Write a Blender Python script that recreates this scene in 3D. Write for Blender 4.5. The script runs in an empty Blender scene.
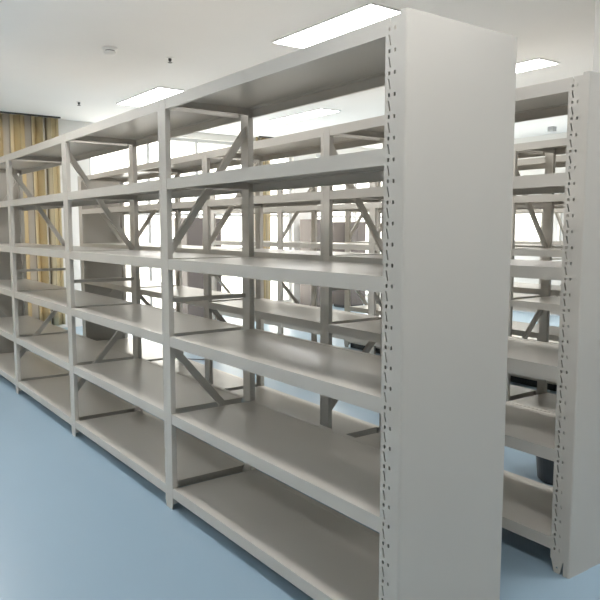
import bpy, bmesh, math, random
from mathutils import Vector, Matrix
random.seed(4)
C = bpy.context.scene.collection
scn = bpy.context.scene

# ------------------------------------------------------------------ materials
def mat(name, col, rough=0.5, spec=0.5, metal=0.0, noise=0.0, nscale=6.0, bump=0.0, bscale=60.0, coat=0.0):
    m = bpy.data.materials.new(name); m.use_nodes = True
    nt = m.node_tree; b = nt.nodes['Principled BSDF']
    b.inputs['Roughness'].default_value = rough
    b.inputs['Specular IOR Level'].default_value = spec
    b.inputs['Metallic'].default_value = metal
    b.inputs['Coat Weight'].default_value = coat
    b.inputs['Base Color'].default_value = (*col, 1)
    tc = nt.nodes.new('ShaderNodeTexCoord')
    if noise > 0:
        n = nt.nodes.new('ShaderNodeTexNoise'); n.inputs['Scale'].default_value = nscale
        n.inputs['Detail'].default_value = 4
        r = nt.nodes.new('ShaderNodeValToRGB')
        r.color_ramp.elements[0].position = 0.3; r.color_ramp.elements[1].position = 0.7
        r.color_ramp.elements[0].color = (*[c*(1-noise) for c in col], 1)
        r.color_ramp.elements[1].color = (*[min(1, c*(1+noise)) for c in col], 1)
        nt.links.new(tc.outputs['Object'], n.inputs['Vector'])
        nt.links.new(n.outputs['Fac'], r.inputs['Fac'])
        nt.links.new(r.outputs['Color'], b.inputs['Base Color'])
    if bump > 0:
        n2 = nt.nodes.new('ShaderNodeTexNoise'); n2.inputs['Scale'].default_value = bscale
        bp = nt.nodes.new('ShaderNodeBump'); bp.inputs['Strength'].default_value = bump
        bp.inputs['Distance'].default_value = 0.002
        nt.links.new(tc.outputs['Object'], n2.inputs['Vector'])
        nt.links.new(n2.outputs['Fac'], bp.inputs['Height'])
        nt.links.new(bp.outputs['Normal'], b.inputs['Normal'])
    return m

def emit(name, col, s):
    m = bpy.data.materials.new(name); m.use_nodes = True
    nt = m.node_tree; nt.nodes.clear()
    e = nt.nodes.new('ShaderNodeEmission'); o = nt.nodes.new('ShaderNodeOutputMaterial')
    e.inputs['Color'].default_value = (*col, 1); e.inputs['Strength'].default_value = s
    nt.links.new(e.outputs[0], o.inputs[0]); return m

PAINT = mat('warm_grey_powder_coat', (0.518, 0.488, 0.440), 0.32, 0.5, noise=0.015, nscale=3)
WALL = mat('white_wall_paint', (0.78, 0.765, 0.73), 0.8, 0.3, noise=0.01, nscale=2)
CEIL = mat('white_ceiling_paint', (0.84, 0.835, 0.83), 0.85, 0.2, noise=0.008, nscale=1.5)
FLOOR = mat('pale_blue_vinyl_floor', (0.29, 0.40, 0.49), 0.30, 0.5, noise=0.02, nscale=1.2)
WFRAME = mat('window_frame_paint', (0.62, 0.62, 0.61), 0.45)
CAB = mat('brown_grey_cabinet_paint', (0.15, 0.125, 0.115), 0.5, noise=0.02)
DARK = mat('dark_plastic', (0.06, 0.058, 0.058), 0.45)
BLK = mat('black_metal_and_shade', (0.02, 0.02, 0.022), 0.4)
CHROME = mat('brushed_handle_metal', (0.6, 0.6, 0.6), 0.3, metal=1.0)
PLASTIC = mat('white_plastic', (0.8, 0.8, 0.79), 0.4)
LEDF = mat('led_frame_white', (0.8, 0.8, 0.8), 0.4)
LED = emit('led_panel_glow', (1.0, 0.99, 0.98), 13.0)
CABLE = mat('grey_cable', (0.18, 0.18, 0.19), 0.5)
RUBBER = mat('skirting_grey', (0.45, 0.46, 0.47), 0.6)

def glass_mat():
    m = bpy.data.materials.new('window_glass'); m.use_nodes = True
    nt = m.node_tree; nt.nodes.clear()
    t = nt.nodes.new('ShaderNodeBsdfTransparent'); t.inputs[0].default_value = (0.96, 0.97, 0.96, 1)
    g = nt.nodes.new('ShaderNodeBsdfGlossy'); g.inputs['Roughness'].default_value = 0.02
    mx = nt.nodes.new('ShaderNodeMixShader'); mx.inputs[0].default_value = 0.05
    o = nt.nodes.new('ShaderNodeOutputMaterial')
    nt.links.new(t.outputs[0], mx.inputs[1]); nt.links.new(g.outputs[0], mx.inputs[2])
    nt.links.new(mx.outputs[0], o.inputs[0]); return m
GLASS = glass_mat()

def curtain_mat():
    m = bpy.data.materials.new('gold_and_grey_curtain_cloth'); m.use_nodes = True
    nt = m.node_tree; b = nt.nodes['Principled BSDF']; o = nt.nodes['Material Output']
    b.inputs['Roughness'].default_value = 0.75; b.inputs['Specular IOR Level'].default_value = 0.25
    at = nt.nodes.new('ShaderNodeAttribute'); at.attribute_name = 'UVMap'
    uv = nt.nodes.new('ShaderNodeUVMap')
    sep = nt.nodes.new('ShaderNodeSeparateXYZ'); nt.links.new(uv.outputs['UV'], sep.inputs[0])
    # woven bands along the cloth's own width
    r = nt.nodes.new('ShaderNodeValToRGB'); r.color_ramp.interpolation = 'EASE'
    mul = nt.nodes.new('ShaderNodeMath'); mul.operation = 'MULTIPLY'; mul.inputs[1].default_value = 2.1
    fr = nt.nodes.new('ShaderNodeMath'); fr.operation = 'FRACT'
    nt.links.new(sep.outputs['X'], mul.inputs[0]); nt.links.new(mul.outputs[0], fr.inputs[0])
    nt.links.new(fr.outputs[0], r.inputs['Fac'])
    cr = r.color_ramp
    cr.elements[0].position = 0.0; cr.elements[0].color = (0.55, 0.45, 0.27, 1)
    cr.elements[1].position = 1.0; cr.elements[1].color = (0.55, 0.45, 0.27, 1)
    for p, c in ((0.36, (0.62, 0.52, 0.33, 1)), (0.42, (0.60, 0.56, 0.50, 1)), (0.62, (0.50, 0.46, 0.41, 1)),
                 (0.66, (0.24, 0.20, 0.14, 1)), (0.72, (0.70, 0.62, 0.45, 1))):
        e = cr.elements.new(p); e.color = c
    nt.links.new(r.outputs['Color'], b.inputs['Base Color'])
    tr = nt.nodes.new('ShaderNodeBsdfTranslucent'); nt.links.new(r.outputs['Color'], tr.inputs['Color'])
    mx = nt.nodes.new('ShaderNodeMixShader'); mx.inputs[0].default_value = 0.28
    nt.links.new(b.outputs[0], mx.inputs[1]); nt.links.new(tr.outputs[0], mx.inputs[2])
    nt.links.new(mx.outputs[0], o.inputs[0]); nt.nodes.remove(at)
    return m
CURT = curtain_mat()

# ------------------------------------------------------------------ helpers
def box(bm, x0, x1, y0, y1, z0, z1):
    v = [bm.verts.new(p) for p in ((x0,y0,z0),(x1,y0,z0),(x1,y1,z0),(x0,y1,z0),(x0,y0,z1),(x1,y0,z1),(x1,y1,z1),(x0,y1,z1))]
    for f in ((0,3,2,1),(4,5,6,7),(0,1,5,4),(1,2,6,5),(2,3,7,6),(3,0,4,7)):
        bm.faces.new([v[i] for i in f])
def prism(bm, pts, axis, a, b):
    """extrude a 2-D outline (u,v) along axis from a to b"""
    def P(u, v, w):
        return {'x': (w, u, v), 'y': (u, w, v), 'z': (u, v, w)}[axis]
    A = [bm.verts.new(P(u, v, a)) for u, v in pts]; B = [bm.verts.new(P(u, v, b)) for u, v in pts]
    n = len(pts)
    bm.faces.new(A); bm.faces.new(list(reversed(B)))
    for i in range(n):
        bm.faces.new([A[i], B[i], B[(i+1) % n], A[(i+1) % n]])
def bar(bm, p, q, w, t, wdir):
    """flat bar from p to q; w along wdir-perpendicular in plane, t along wdir"""
    p, q, wd = Vector(p), Vector(q), Vector(wdir).normalized()
    d = (q-p).normalized(); s = d.cross(wd).normalized()
    vs = []
    for o in (p, q):
        for a, b in ((-1,-1),(1,-1),(1,1),(-1,1)):
            vs.append(bm.verts.new(o + s*w/2*a + wd*t/2*b))
    for f in ((0,3,2,1),(4,5,6,7),(0,1,5,4),(1,2,6,5),(2,3,7,6),(3,0,4,7)):
        bm.faces.new([vs[i] for i in f])
def lathe(bm, prof, seg=32, c=(0,0,0)):
    rings = []
    for r, z in prof:
        rings.append([bm.verts.new((c[0]+r*math.cos(2*math.pi*i/seg), c[1]+r*math.sin(2*math.pi*i/seg), c[2]+z)) for i in range(seg)])
    for a, b in zip(rings, rings[1:]):
        for i in range(seg):
            bm.faces.new([a[i], a[(i+1) % seg], b[(i+1) % seg], b[i]])
    bm.faces.new(rings[0]); bm.faces.new(rings[-1])
def mesh(name, bm, m, bevel=0.0, segs=2, smooth=False):
    if bevel > 0:
        es = [e for e in bm.edges if len(e.link_faces) == 2 and e.calc_face_angle(0) > 0.6]
        bmesh.ops.bevel(bm, geom=es, offset=bevel, segments=segs, profile=0.6, affect='EDGES', clamp_overlap=True)
    bmesh.ops.recalc_face_normals(bm, faces=bm.faces)
    me = bpy.data.meshes.new(name); bm.to_mesh(me); bm.free(); me.materials.append(m)
    if smooth:
        for p in me.polygons: p.use_smooth = True
    return me
def link(name, me, parent=None, loc=(0,0,0), rotz=0.0):
    o = bpy.data.objects.new(name, me); C.objects.link(o)
    o.location = loc; o.rotation_euler = (0,0,rotz)
    if parent is not None: o.parent = parent
    return o
def tag(o, label, cat, group=None, kind=None):
    o['label'] = label; o['category'] = cat
    if group: o['group'] = group
    if kind: o['kind'] = kind
    return o
def struct(name, me, label=None, loc=(0,0,0)):
    o = link(name, me, None, loc); o['kind'] = 'structure'
    if label: o['label'] = label
    return o
def B(*boxes):
    bm = bmesh.new()
    for b in boxes: box(bm, *b)
    return bm

# ------------------------------------------------------------------ room
X0, X1, Y0, Y1, H = -8.2, 3.4, -3.2, 8.4, 2.9
T = 0.2
struct('floor', mesh('floor', B((X0-T, X1+T, Y0-T, Y1+T, -0.12, 0)), FLOOR), 'pale blue smooth vinyl floor')
struct('ceiling', mesh('ceiling', B((X0-T, X1+T, Y0-T, Y1+T, H, H+0.15)), CEIL), 'plain white painted ceiling')
def holed_wall(axis, a, b, lo, hi, holes):
    """wall slab of thickness a..b with rectangular window holes (s0,s1,z0,z1) along the other axis"""
    bm = bmesh.new()
    def bx(s0, s1, z0, z1):
        if s1-s0 < 1e-4 or z1-z0 < 1e-4: return
        if axis == 'x': box(bm, a, b, s0, s1, z0, z1)
        else: box(bm, s0, s1, a, b, z0, z1)
    cur = lo
    for s0, s1, z0, z1 in holes:
        bx(cur, s0, 0, H); bx(s0, s1, 0, z0); bx(s0, s1, z1, H); cur = s1
    bx(cur, hi, 0, H)
    return bm
LW = [(-2.6, 1.35, 0.10, 2.72), (1.98, 4.70, 0.10, 2.80), (4.86, 5.56, 0.10, 2.72), (6.05, 8.1, 0.10, 2.72)]
FW = [(-7.6, -5.2, 0.95, 2.0), (-4.9, -2.5, 0.95, 2.0), (-2.2, 0.2, 0.95, 2.0)]
struct('wall_left', mesh('wall_left', holed_wall('x', X0-T, X0, Y0-T, Y1+T, LW), WALL), 'white end wall with tall bright windows')
struct('wall_back', mesh('wall_back', holed_wall('y', Y1, Y1+T, X0, X1, FW), WALL), 'white long wall with bright windows')
struct('wall_front', mesh('wall_front', B((X0, X1, Y0-T, Y0, 0, H)), WALL))
struct('wall_right', mesh('wall_right', B((X1, X1+T, Y0-T, Y1+T, 0, H)), WALL))
# square column in the aisle behind the second rack's end panel
struct('wall_column', mesh('wall_column', B((-0.672, -0.22, 2.2, 2.66, 0, H)), WALL), 'white painted square column behind the second rack')
def window(n, axis, s0, s1, z0, z1, mull, rails):
    fr = bmesh.new(); gl = bmesh.new(); t = 0.05
    def bx(bm, p0, p1, q0, q1, d0, d1):
        if axis == 'x': box(bm, X0-d1, X0-d0, p0, p1, q0, q1)
        else: box(bm, p0, p1, Y1+d0, Y1+d1, q0, q1)
    bx(fr, s0, s0+t, z0, z1, 0.07, 0.14); bx(fr, s1-t, s1, z0, z1, 0.07, 0.14)
    bx(fr, s0+t, s1-t, z0, z0+t, 0.07, 0.14); bx(fr, s0+t, s1-t, z1-t, z1, 0.07, 0.14)
    for m in mull: bx(fr, m-0.025, m+0.025, z0+t, z1-t, 0.072, 0.138)
    for r in rails: bx(fr, s0+t, s1-t, r-0.02, r+0.02, 0.075, 0.135)
    o = struct('window_%d' % n, mesh('window_frame', fr, WFRAME, 0), 'tall grey framed window, blown out by daylight')
    bx(gl, s0+t, s1-t, z0+t, z1-t, 0.100, 0.106)
    link('pane', mesh('pane', gl, GLASS), o)
window(1, 'x', *LW[0], [-1.3, 0.0], [1.6])
window(2, 'x', *LW[1], [2.91, 3.73], [1.62])
window(3, 'x', *LW[2], [], [1.62])
window(4, 'x', *LW[3], [7.05], [1.62])
for i, w in enumerate(FW):
    window(5+i, 'y', *w, [w[0]+0.8, w[0]+1.6], [])
struct('baseboard_back', mesh('baseboard_back', B((X0, X1, Y1-0.012, Y1, 0, 0.08)), RUBBER, 0.003))
struct('baseboard_front', mesh('baseboard_front', B((X0, X1, Y0, Y0+0.012, 0, 0.08)), RUBBER, 0.003))

# ------------------------------------------------------------------ ceiling fittings
lf = mesh('frame', B((-0.61, 0.61, -0.16, -0.148, -0.012, 0), (-0.61, 0.61, 0.148, 0.16, -0.012, 0),
                     (-0.61, -0.598, -0.148, 0.148, -0.012, 0), (0.598, 0.61, -0.148, 0.148, -0.012, 0)), LEDF)
ld = mesh('diffuser', B((-0.598, 0.598, -0.148, 0.148, -0.008, -0.001)), LED)
LNAMES = {(0,2): 'large bright ceiling light above the near end of the front rack',
          (0,3): 'ceiling light at the upper right, beside the end panel',
          (1,2): 'glowing ceiling light half hidden behind the front rack top',
          (1,3): 'ceiling light seen through the top bay of the front rack'}
for i, x in enumerate((-2.62, -5.97, 0.73)):
    for j, y in enumerate((-2.48, -0.28, 1.92, 4.12, 6.32)):  # first position is out of view, added to light the rack fronts
        if i == 2 and j not in (1, 2): continue  # out-of-view row, added only where it brightens the end panel
        r = bpy.data.objects.new('ceiling_light', None); C.objects.link(r); r.location = (x-(0.22 if (i, j) == (0, 3) else 0), y, H)
        lab = LNAMES.get((i, j)) or 'rectangular white LED ceiling light, %s row from the windows, %s along it' % (
            ('middle', 'nearest', 'unseen farthest')[i], ('unseen first', 'second', 'third', 'fourth', 'fifth')[j])
        tag(r, lab, 'ceiling light', 'ceiling lights')
        r.scale.x = 0.975; link('frame', lf, r); link('diffuser', ld, r)

bm = bmesh.new(); lathe(bm, [(0.062, 0), (0.062, -0.012), (0.05, -0.022)], 32)
base = mesh('base', bm, PLASTIC, 0.0, smooth=False)
bm = bmesh.new(); lathe(bm, [(0.040, -0.018), (0.040, -0.032)], 24); slot = mesh('vent_ring', bm, DARK)
bm = bmesh.new(); lathe(bm, [(0.050, -0.030), (0.050, -0.044), (0.035, -0.056), (0.012, -0.060)], 32)
cap = mesh('sensing_cap', bm, PLASTIC)
r = bpy.data.objects.new('smoke_detector', None); C.objects.link(r); r.location = (-4.18, 0.78, H)
tag(r, 'round white smoke detector on the ceiling', 'smoke detector')
link('base', base, r); link('vent_ring', slot, r); link('sensing_cap', cap, r)

def sprinkler(x, y, lab):
    r = bpy.data.objects.new('sprinkler_head', None); C.objects.link(r); r.location = (x, y, H)
    tag(r, lab, 'sprinkler', 'ceiling sprinkler heads')
    bm = bmesh.new(); lathe(bm, [(0.032, 0), (0.030, -0.005)], 20); link('escutcheon', mesh('escutcheon', bm, PLASTIC), r)
    bm = bmesh.new(); lathe(bm, [(0.014, -0.005), (0.014, -0.024), (0.006, -0.028), (0.006, -0.036), (0.02, -0.038), (0.02, -0.042)], 16)
    link('nozzle', mesh('nozzle', bm, DARK), r)
sprinkler(-4.192, 1.333, 'small dark ceiling sprinkler to the right of the smoke detector')
sprinkler(-6.759, 1.375, 'small dark ceiling sprinkler in front of the curtain')
bm = B((-0.045, 0.045, -0.045, 0.045, -0.065, 0))
r = link('ceiling_sensor', mesh('ceiling_sensor', bm, RUBBER, 0.008), None, (-4.60, 7.7, H))
tag(r, 'small grey box sensor on the ceiling, seen through the top bay of the right rack', 'sensor')

# ------------------------------------------------------------------ shelving racks
L, WU, D = 1.4823, 0.092, 0.482
PW = 0.0607        # end post width
XE = 0.0887
FT = 0.003
PG = 0.010         # gap between a bay line and the post edge

def cut(me, cutter_bm, m):
    o = bpy.data.objects.new('t', me); C.objects.link(o)
    bmesh.ops.recalc_face_normals(cutter_bm, faces=cutter_bm.faces)
    cme = bpy.data.meshes.new('c'); cutter_bm.to_mesh(cme); cutter_bm.free()
    c = bpy.data.objects.new('c', cme); C.objects.link(c)
    md = o.modifiers.new('b', 'BOOLEAN'); md.operation = 'DIFFERENCE'; md.solver = 'EXACT'; md.object = c
    dg = bpy.context.evaluated_depsgraph_get(); dg.update()
    new = bpy.data.meshes.new_from_object(o.evaluated_get(dg))
    bpy.data.objects.remove(o); bpy.data.objects.remove(c)
    new.materials.clear(); new.materials.append(m)
    return new

def tube(bm, x0, x1, y0, y1, t, z0, z1):
    o = [(x0, y0), (x1, y0), (x1, y1), (x0, y1)]; n = [(x0+t, y0+t), (x1-t, y0+t), (x1-t, y1-t), (x0+t, y1-t)]
    V = {(k, z): [bm.verts.new((*p, z)) for p in q] for k, q in (('o', o), ('n', n)) for z in (z0, z1)}
    for a in range(4):
        b = (a+1) % 4
        bm.faces.new([V['o', z0][a], V['o', z0][b], V['o', z1][b], V['o', z1][a]])
        bm.faces.new([V['n', z0][b], V['n', z0][a], V['n', z1][a], V['n', z1][b]])
        bm.faces.new([V['o', z1][a], V['o', z1][b], V['n', z1][b], V['n', z1][a]])
        bm.faces.new([V['o', z0][b], V['o', z0][a], V['n', z0][a], V['n', z0][b]])
def end_post_mesh(depth=0.045):
    """open channel post with a punched front face: x 0..PW, y 0..depth"""
    bm = bmesh.new()
    tube(bm, 0, PW, 0, depth, FT, 0.055, 2.0)
    # foot tab
    prism(bm, [(0.004, 0.056), (0.018, 0.0), (0.044, 0.0), (0.0575, 0.056)], 'y', 0.0, FT)
    me = mesh('post', bm, PAINT)
    cb = bmesh.new()
    p = 0.0622; n = 0; z = 0.10
    while z < 1.975:
        box(cb, 0.0130, 0.0215, -0.01, 0.02, z-0.0055, z+0.0055)
        box(cb, 0.0370, 0.0445, -0.01, 0.02, z-0.0055, z+0.0055)
        zz = z+p/2
        prism(cb, [(0.0190, zz-0.015), (0.0245, zz-0.015), (0.0175, zz+0.015), (0.0120, zz+0.015)], 'y', -0.01, 0.02)
        z += p
    z = 0.10
    while z < 1.975:   # holes through the side flange too
        box(cb, -0.01, 0.02, 0.018, 0.025, z-0.005, z+0.005)
        z += p
    box(cb, 0.027, 0.035, -0.01, 0.02, 0.020, 0.028)
    return cut(me, cb, PAINT)

def mid_post_mesh():
    """two back-to-back channel faces with a hairline seam; right edge at x=0"""
    bm = bmesh.new(); w = WU; s = 0.026
    for a, b in ((-w, -w+s), (-w+s+0.0015, -PG)):
        pts = [(a, 0), (b, 0), (b, 0.026), (b-FT, 0.026), (b-FT, FT), (a+FT, FT), (a+FT, 0.026), (a, 0.026)]
        prism(bm, pts, 'z', 0.03, 2.0)
    prism(bm, [(-w+0.002, 0.031), (-w+0.010, 0.0), (-PG-0.008, 0.0), (-PG-0.002, 0.031)], 'y', 0.0, FT)
    me = mesh('post', bm, PAINT)
    cb = bmesh.new()
    for z in (0.16, 0.285, 0.40, 0.63, 0.71):
        box(cb, -w+0.004, -w+0.009, -0.01, 0.02, z-0.012, z+0.012)
    return cut(me, cb, PAINT)

POST0 = end_post_mesh(); POSTM = mid_post_mesh()

def rear_post_mesh():
    bm = bmesh.new()
    tube(bm, -WU+0.020, -0.002, 0, 0.03, FT, 0.03, 2.0)
    prism(bm, [(-WU+0.022, 0.031), (-WU+0.036, 0.0), (-0.018, 0.0), (-0.004, 0.031)], 'y', 0.0, FT)
    return mesh('post', bm, PAINT, 0.001, 1)
POSTR = rear_post_mesh()

def beam_mesh(length, h=0.050, front=True):
    """folded box edge of a shelf; x from -length to 0"""
    bm = bmesh.new()
    prism(bm, [(0, 0.0), (0.028, 0.0), (0.028, -0.006), (0.004, -0.008), (0.004, -h+0.004), (0.016, -h+0.004), (0.016, -h), (0, -h)], 'x', -length, 0)
    return mesh('front_beam', bm, PAINT, 0.0022, 3)

def deck_mesh(length, d=D):
    bm = bmesh.new()
    x0, x1 = -length+0.004, -0.004
    y0, y1 = 0.028, d-0.028
    box(bm, x0, x1, y0, y1, -0.0035, -0.001)
    for x in (x0, x1-0.003): box(bm, x, x+0.003, y0, y1, -0.038, -0.0035)      # folded side lips
    for x in (x0+0.003, x1-0.015): box(bm, x, x+0.012, y0, y1, -0.038, -0.036)
    n = 0
    for i in range(1, n+1):
        y = y0+(y1-y0)*i/(n+1)
        box(bm, x0+0.02, x1-0.02, y-0.014, y+0.014, -0.016, -0.0035)
    return mesh('shelf', bm, PAINT)

# first bay is longer (its right end reaches the end post)
LEN_FIRST, LEN_REST = L+PG-0.001, L+PG-WU-0.001
BFf, BFr = beam_mesh(LEN_FIRST), beam_mesh(LEN_REST)
DKf, DKr = deck_mesh(LEN_FIRST), deck_mesh(LEN_REST)

def brace_mesh(p, q):
    bm = bmesh.new()
    bar(bm, p, q, 0.034, 0.003, (1, 0, 0))
    P, Q = Vector(p), Vector(q); d = (Q-P).normalized(); s = d.cross(Vector((1,0,0)))
    off = s*0.0155 + Vector((-0.011, 0, 0))
    bar(bm, P+off, Q+off, 0.003, 0.020, (1, 0, 0))
    return mesh('brace', bm, PAINT)
def brace_set(kind):
    f, r = 0.020, D-0.018
    if kind == 'A': hi, lo = ((r, 1.90), (f, 1.26)), ((f, 0.83), (r, 0.30))
    else: hi, lo = ((f, 1.90), (r, 1.22)), ((r, 0.83), (f, 0.30))
    X = lambda y: -0.006 if y < 0.2 else 0.026
    return [brace_mesh((X(a[0]), a[0], a[1]), (X(b[0]), b[0], b[1])) for a, b in (hi, lo)]
BR = {'A': brace_set('A'), 'B': brace_set('B')}
bm = bmesh.new(); bar(bm, (0, 0.03, 1.045), (0, D-0.03, 1.045), 0.022, 0.018, (1,0,0)); STRUT = mesh('strut', bm, PAINT)
bm = bmesh.new(); bar(bm, (0, 0.03, 0.075), (0, D-0.03, 0.075), 0.022, 0.018, (1,0,0)); STRUT2 = mesh('strut', bm, PAINT)
bm = bmesh.new(); bar(bm, (0, 0.03, 1.975), (0, D-0.03, 1.975), 0.026, 0.018, (1,0,0)); STRUT3 = mesh('strut', bm, PAINT)

def end_panel_mesh():
    bm = bmesh.new()
    pts = [(PW+0.0005, -0.002), (XE-0.006, -0.002), (XE-0.002, 0.000), (XE, 0.005), (XE, 0.1325), (XE-0.0022, 0.1345),
           (XE-0.0022, 0.4995), (XE-0.004, 0.5025), (PW+0.0005, 0.5025), (PW+0.0005, 0.4995), (XE-0.0045, 0.4995), (XE-0.0045, 0.001), (PW+0.0005, 0.001)]
    prism(bm, pts, 'z', 0.0, 2.009)
    # closing cap on top
    box(bm, PW+0.0006, XE-0.0046, 0.0012, 0.4994, 2.004, 2.0088)
    return mesh('end_panel', bm, PAINT)
PANEL = end_panel_mesh()

def rack(x0, y0, rot, z, nb, kinds, label, zs=1.0, far_panel=False):
    R = bpy.data.objects.new('shelving_rack', None); C.objects.link(R)
    R.location = (x0, y0, 0); R.rotation_euler = (0, 0, rot)
    tag(R, label, 'shelving', 'long grey metal shelving racks')
    for k in range(nb+1):
        if k == 0:
            a = link('post', POST0, R); a.scale.z = zs
            b = link('post', POST0, R, (0, D, 0)); b.scale = (1, -1, zs)
            p = link('end_panel', PANEL, R); p.scale.z = zs
            p['label'] = 'tall smooth grey end panel'
            xc = 0.02
        else:
            a = link('post', POSTM, R, (-k*L, 0, 0)); a.scale.z = zs
            b = link('post', POSTR, R, (-k*L, D-0.03, 0)); b.scale.z = zs
            xc = -k*L-0.050
        for m in BR[kinds[k]]: link('brace', m, R, (xc, 0, 0))
        for m in (STRUT, STRUT2): link('strut', m, R, (xc, 0, 0))
    if far_panel:
        p = link('end_panel', PANEL, R, (-nb*L-WU+0.0600, 0, 0)); p.scale = (-1, 1, zs)
    for j in range(nb):
        xr = -0.0005 if j == 0 else -j*L-WU-0.0005
        bf, dk = (BFf, DKf) if j == 0 else (BFr, DKr)
        # bay j runs to post j+1, whose right edge is -(j+1)L
        for zz in z:
            s = link('shelf', dk, R, (xr, 0, zz))
            link('front_beam', bf, s, (0, 0.0015, 0))
            b = link('rear_beam', bf, s, (0, D-0.0015, 0)); b.scale.y = -1
    return R

rack(0, 0, 0, (2.0, 1.6286, 1.2473, 0.8723, 0.488, 0.1108), 4, 'AABBA',
     'nearest empty grey shelving rack, its big end panel right of centre', far_panel=True)
rack(-0.031, 0.981, -0.02, (1.962, 1.607, 1.239, 0.845, 0.508, 0.141), 4, 'ABAAB',
     'grey shelving rack directly behind the nearest one, its end panel at the right edge', 0.981, True)
rack(-0.10, 2.78, 0, (2.0, 1.6286, 1.2473, 0.8723, 0.375, 0.1108), 4, 'ABAAA',
     'third grey shelving rack, across the aisle behind the second one')
k4 = rack(-0.10, 3.74, 0, (2.0, 1.6286, 1.2473, 0.8723, 0.488, 0.1108), 3, 'AABA',
     'fourth grey shelving rack, second from the back wall')
link('shade_strip', mesh('shade_strip', B((-3*L, -0.002, 0.02, 0.035, 0, 0.058)), BLK), k4)['label'] = 'black strip for the shade under the bottom beam'  # black strip added to stand for shade in the gap under the beam
rack(-0.10, 5.40, 0, (2.0, 1.6286, 1.2473, 0.8723, 0.488, 0.1108), 3, 'BABA',
     'farthest grey shelving rack, closest to the back wall')

# ------------------------------------------------------------------ curtains
def curtain(y0, y1, folds, amp, z0, z1, seed, umul):
    rnd = random.Random(seed)
    bm = bmesh.new(); uvl = bm.loops.layers.uv.new('UVMap')
    n = folds*12; rows = 14
    ph = [rnd.uniform(0.75, 1.25) for _ in range(folds+1)]
    tot = sum(ph[:folds]); xs = [0]
    for i in range(folds): xs.append(xs[-1]+ph[i]/tot)
    grid = []
    amps = [rnd.uniform(0.65, 1.2)*amp for _ in range(folds)]
    lean = [rnd.uniform(-0.02, 0.02) for _ in range(folds)]
    for r in range(rows+1):
        t = r/rows; z = z1+(z0-z1)*t; row = []
        for i in range(n+1):
            f = min(folds-1, i//12); u = (i-f*12)/12
            s = xs[f]+(xs[f+1]-xs[f])*u
            a = amps[f]*(0.7+0.3*t)
            x = X0+0.11+a*math.sin(u*2*math.pi)
            y = y0+(y1-y0)*s+lean[f]*t*math.sin(u*math.pi) + 0.018*math.sin(u*4*math.pi)
            row.append(bm.verts.new((x, y, z)))
        grid.append(row)
    for r in range(rows):
        for i in range(n):
            f = bm.faces.new([grid[r][i], grid[r][i+1], grid[r+1][i+1], grid[r+1][i]])
            us = (i/12*umul, (i+1)/12*umul, (i+1)/12*umul, i/12*umul); vs = (r, r, r+1, r+1)
            for lp, a, b in zip(f.loops, us, vs): lp[uvl].uv = (a, b/rows)
    me = bpy.data.meshes.new('cloth'); bm.to_mesh(me); bm.free(); me.materials.append(CURT)
    for p in me.polygons: p.use_smooth = True
    return me
def curtain_thing(y0, y1, folds, amp, seed, lab, umul):
    r = bpy.data.objects.new('curtain', None); C.objects.link(r); r.location = (X0+0.11, (y0+y1)/2, 0)
    tag(r, lab, 'curtain', 'window curtains')
    o = link('cloth', curtain(y0, y1, folds, amp, 0.06, 2.893, seed, umul), r, (-(X0+0.11), -(y0+y1)/2, 0))
    sd = o.modifiers.new('thickness', 'SOLIDIFY'); sd.thickness = 0.002
    link('track', mesh('track', B((0.09, 0.11, y0-(y0+y1)/2, y1-(y0+y1)/2, 2.88, 2.9)), DARK), r)
curtain_thing(-2.7, 1.53, 34, 0.075, 3, 'wide gold and grey floor-length curtain at the far left', 0.27)
curtain_thing(4.72, 5.00, 4, 0.04, 8, 'narrow bunched gold curtain seen through the middle of the racks', 0.27)

# ------------------------------------------------------------------ cabinets under the windows
def cabinet(y0, y1, h, lab, split):
    dpt = 0.42; w = y1-y0
    r = bpy.data.objects.new('storage_cabinet', None); C.objects.link(r); r.location = (X0+0.16, y0, 0)
    tag(r, lab, 'cabinet', 'cabinets by the window wall')
    link('body', mesh('body', B((0, dpt, 0, w, 0.05, h)), CAB, 0.004), r)
    link('plinth', mesh('plinth', B((0.02, dpt-0.02, 0.02, w-0.02, 0, 0.05)), DARK), r)
    for a, b, s in ((0.006, w/2-0.002, 1), (w/2+0.002, w-0.006, -1)):
        link('door', mesh('door', B((dpt, dpt+0.016, a, b, 0.07, h-0.02)), CAB, 0.003), r)
cabinet(3.20, 3.78, 1.56, 'dark grey cabinet against the windows, left of the narrow gold curtain', 2)
cabinet(5.58, 5.86, 1.56, 'narrow dark grey cabinet beside the wall pier, right of the narrow curtain', 1)
cabinet(6.30, 6.72, 1.52, 'brown-grey cabinet in the far corner by the windows', 1)

# ------------------------------------------------------------------ bin and cable on the floor
r = bpy.data.objects.new('waste_bin', None); C.objects.link(r); r.location = (-0.60, 1.92, 0)
tag(r, 'dark grey round bin on the floor behind the second rack', 'bin')
bm = bmesh.new(); lathe(bm, [(0.105, 0.0), (0.115, 0.01), (0.14, 0.26), (0.134, 0.26), (0.108, 0.014)], 36)
link('bucket', mesh('bucket', bm, DARK, smooth=False), r)
bm = bmesh.new(); lathe(bm, [(0.141, 0.252), (0.147, 0.256), (0.147, 0.268), (0.136, 0.268), (0.133, 0.258)], 36)
link('rim', mesh('rim', bm, BLK), r)

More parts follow.
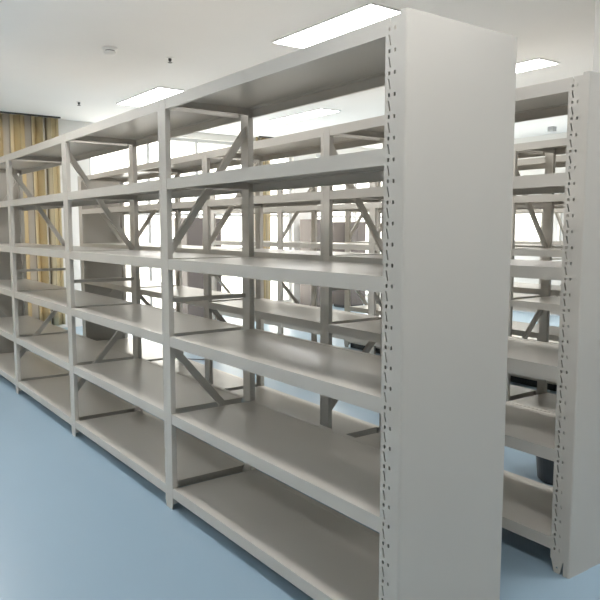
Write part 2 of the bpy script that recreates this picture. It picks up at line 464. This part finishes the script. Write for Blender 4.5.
cu = bpy.data.curves.new('cable', 'CURVE'); cu.dimensions = '3D'; cu.bevel_depth = 0.005; cu.bevel_resolution = 3
sp = cu.splines.new('NURBS'); pts = [(-5.9, 1.9), (-5.6, 1.75), (-5.42, 1.66), (-5.30, 1.72), (-5.1, 1.74), (-4.9, 2.0), (-4.7, 2.1)]
sp.points.add(len(pts)-1)
for i, (x, y) in enumerate(pts): sp.points[i].co = (x, y, 0.006, 1)
sp.use_endpoint_u = True; sp.order_u = 4
cu.materials.append(CABLE)
co = bpy.data.objects.new('cable_tmp', cu); C.objects.link(co)
dg = bpy.context.evaluated_depsgraph_get(); me = bpy.data.meshes.new_from_object(co.evaluated_get(dg))
bpy.data.objects.remove(co)
tag(link('cable', me), 'thin grey cable curling on the floor behind the racks', 'cable')

# ------------------------------------------------------------------ daylight
w = bpy.data.worlds.new('World'); scn.world = w; w.use_nodes = True
bg = w.node_tree.nodes['Background']; bg.inputs['Color'].default_value = (1.0, 0.95, 0.875, 1); bg.inputs['Strength'].default_value = 2.7

# ------------------------------------------------------------------ camera
cx, cy, cz, yaw, pit, roll, f = 1.5112, -1.4171, 1.3894, 0.9385, -0.1035, -0.0004, 680.942
F = Vector((-math.sin(yaw)*math.cos(pit), math.cos(yaw)*math.cos(pit), math.sin(pit)))
Rr = Vector((math.cos(yaw), math.sin(yaw), 0)); U = Rr.cross(F)
R2 = Rr*math.cos(roll)+U*math.sin(roll); U2 = -Rr*math.sin(roll)+U*math.cos(roll)
M = Matrix((R2, U2, -F)).transposed().to_4x4(); M.translation = (cx, cy, cz)
cd = bpy.data.cameras.new('camera'); cam = bpy.data.objects.new('camera', cd); C.objects.link(cam)
cam.matrix_world = M; cd.sensor_fit = 'HORIZONTAL'; cd.sensor_width = 36; cd.lens = f*36/600
cd.clip_start = 0.02; scn.camera = cam

scn.view_settings.view_transform = 'Standard'; scn.view_settings.look = 'None'
scn.view_settings.exposure = 1.26; scn.view_settings.gamma = 1.0; scn.view_settings.use_curve_mapping = False
scn.cycles.max_bounces = 10; scn.cycles.diffuse_bounces = 6; scn.cycles.transparent_max_bounces = 12
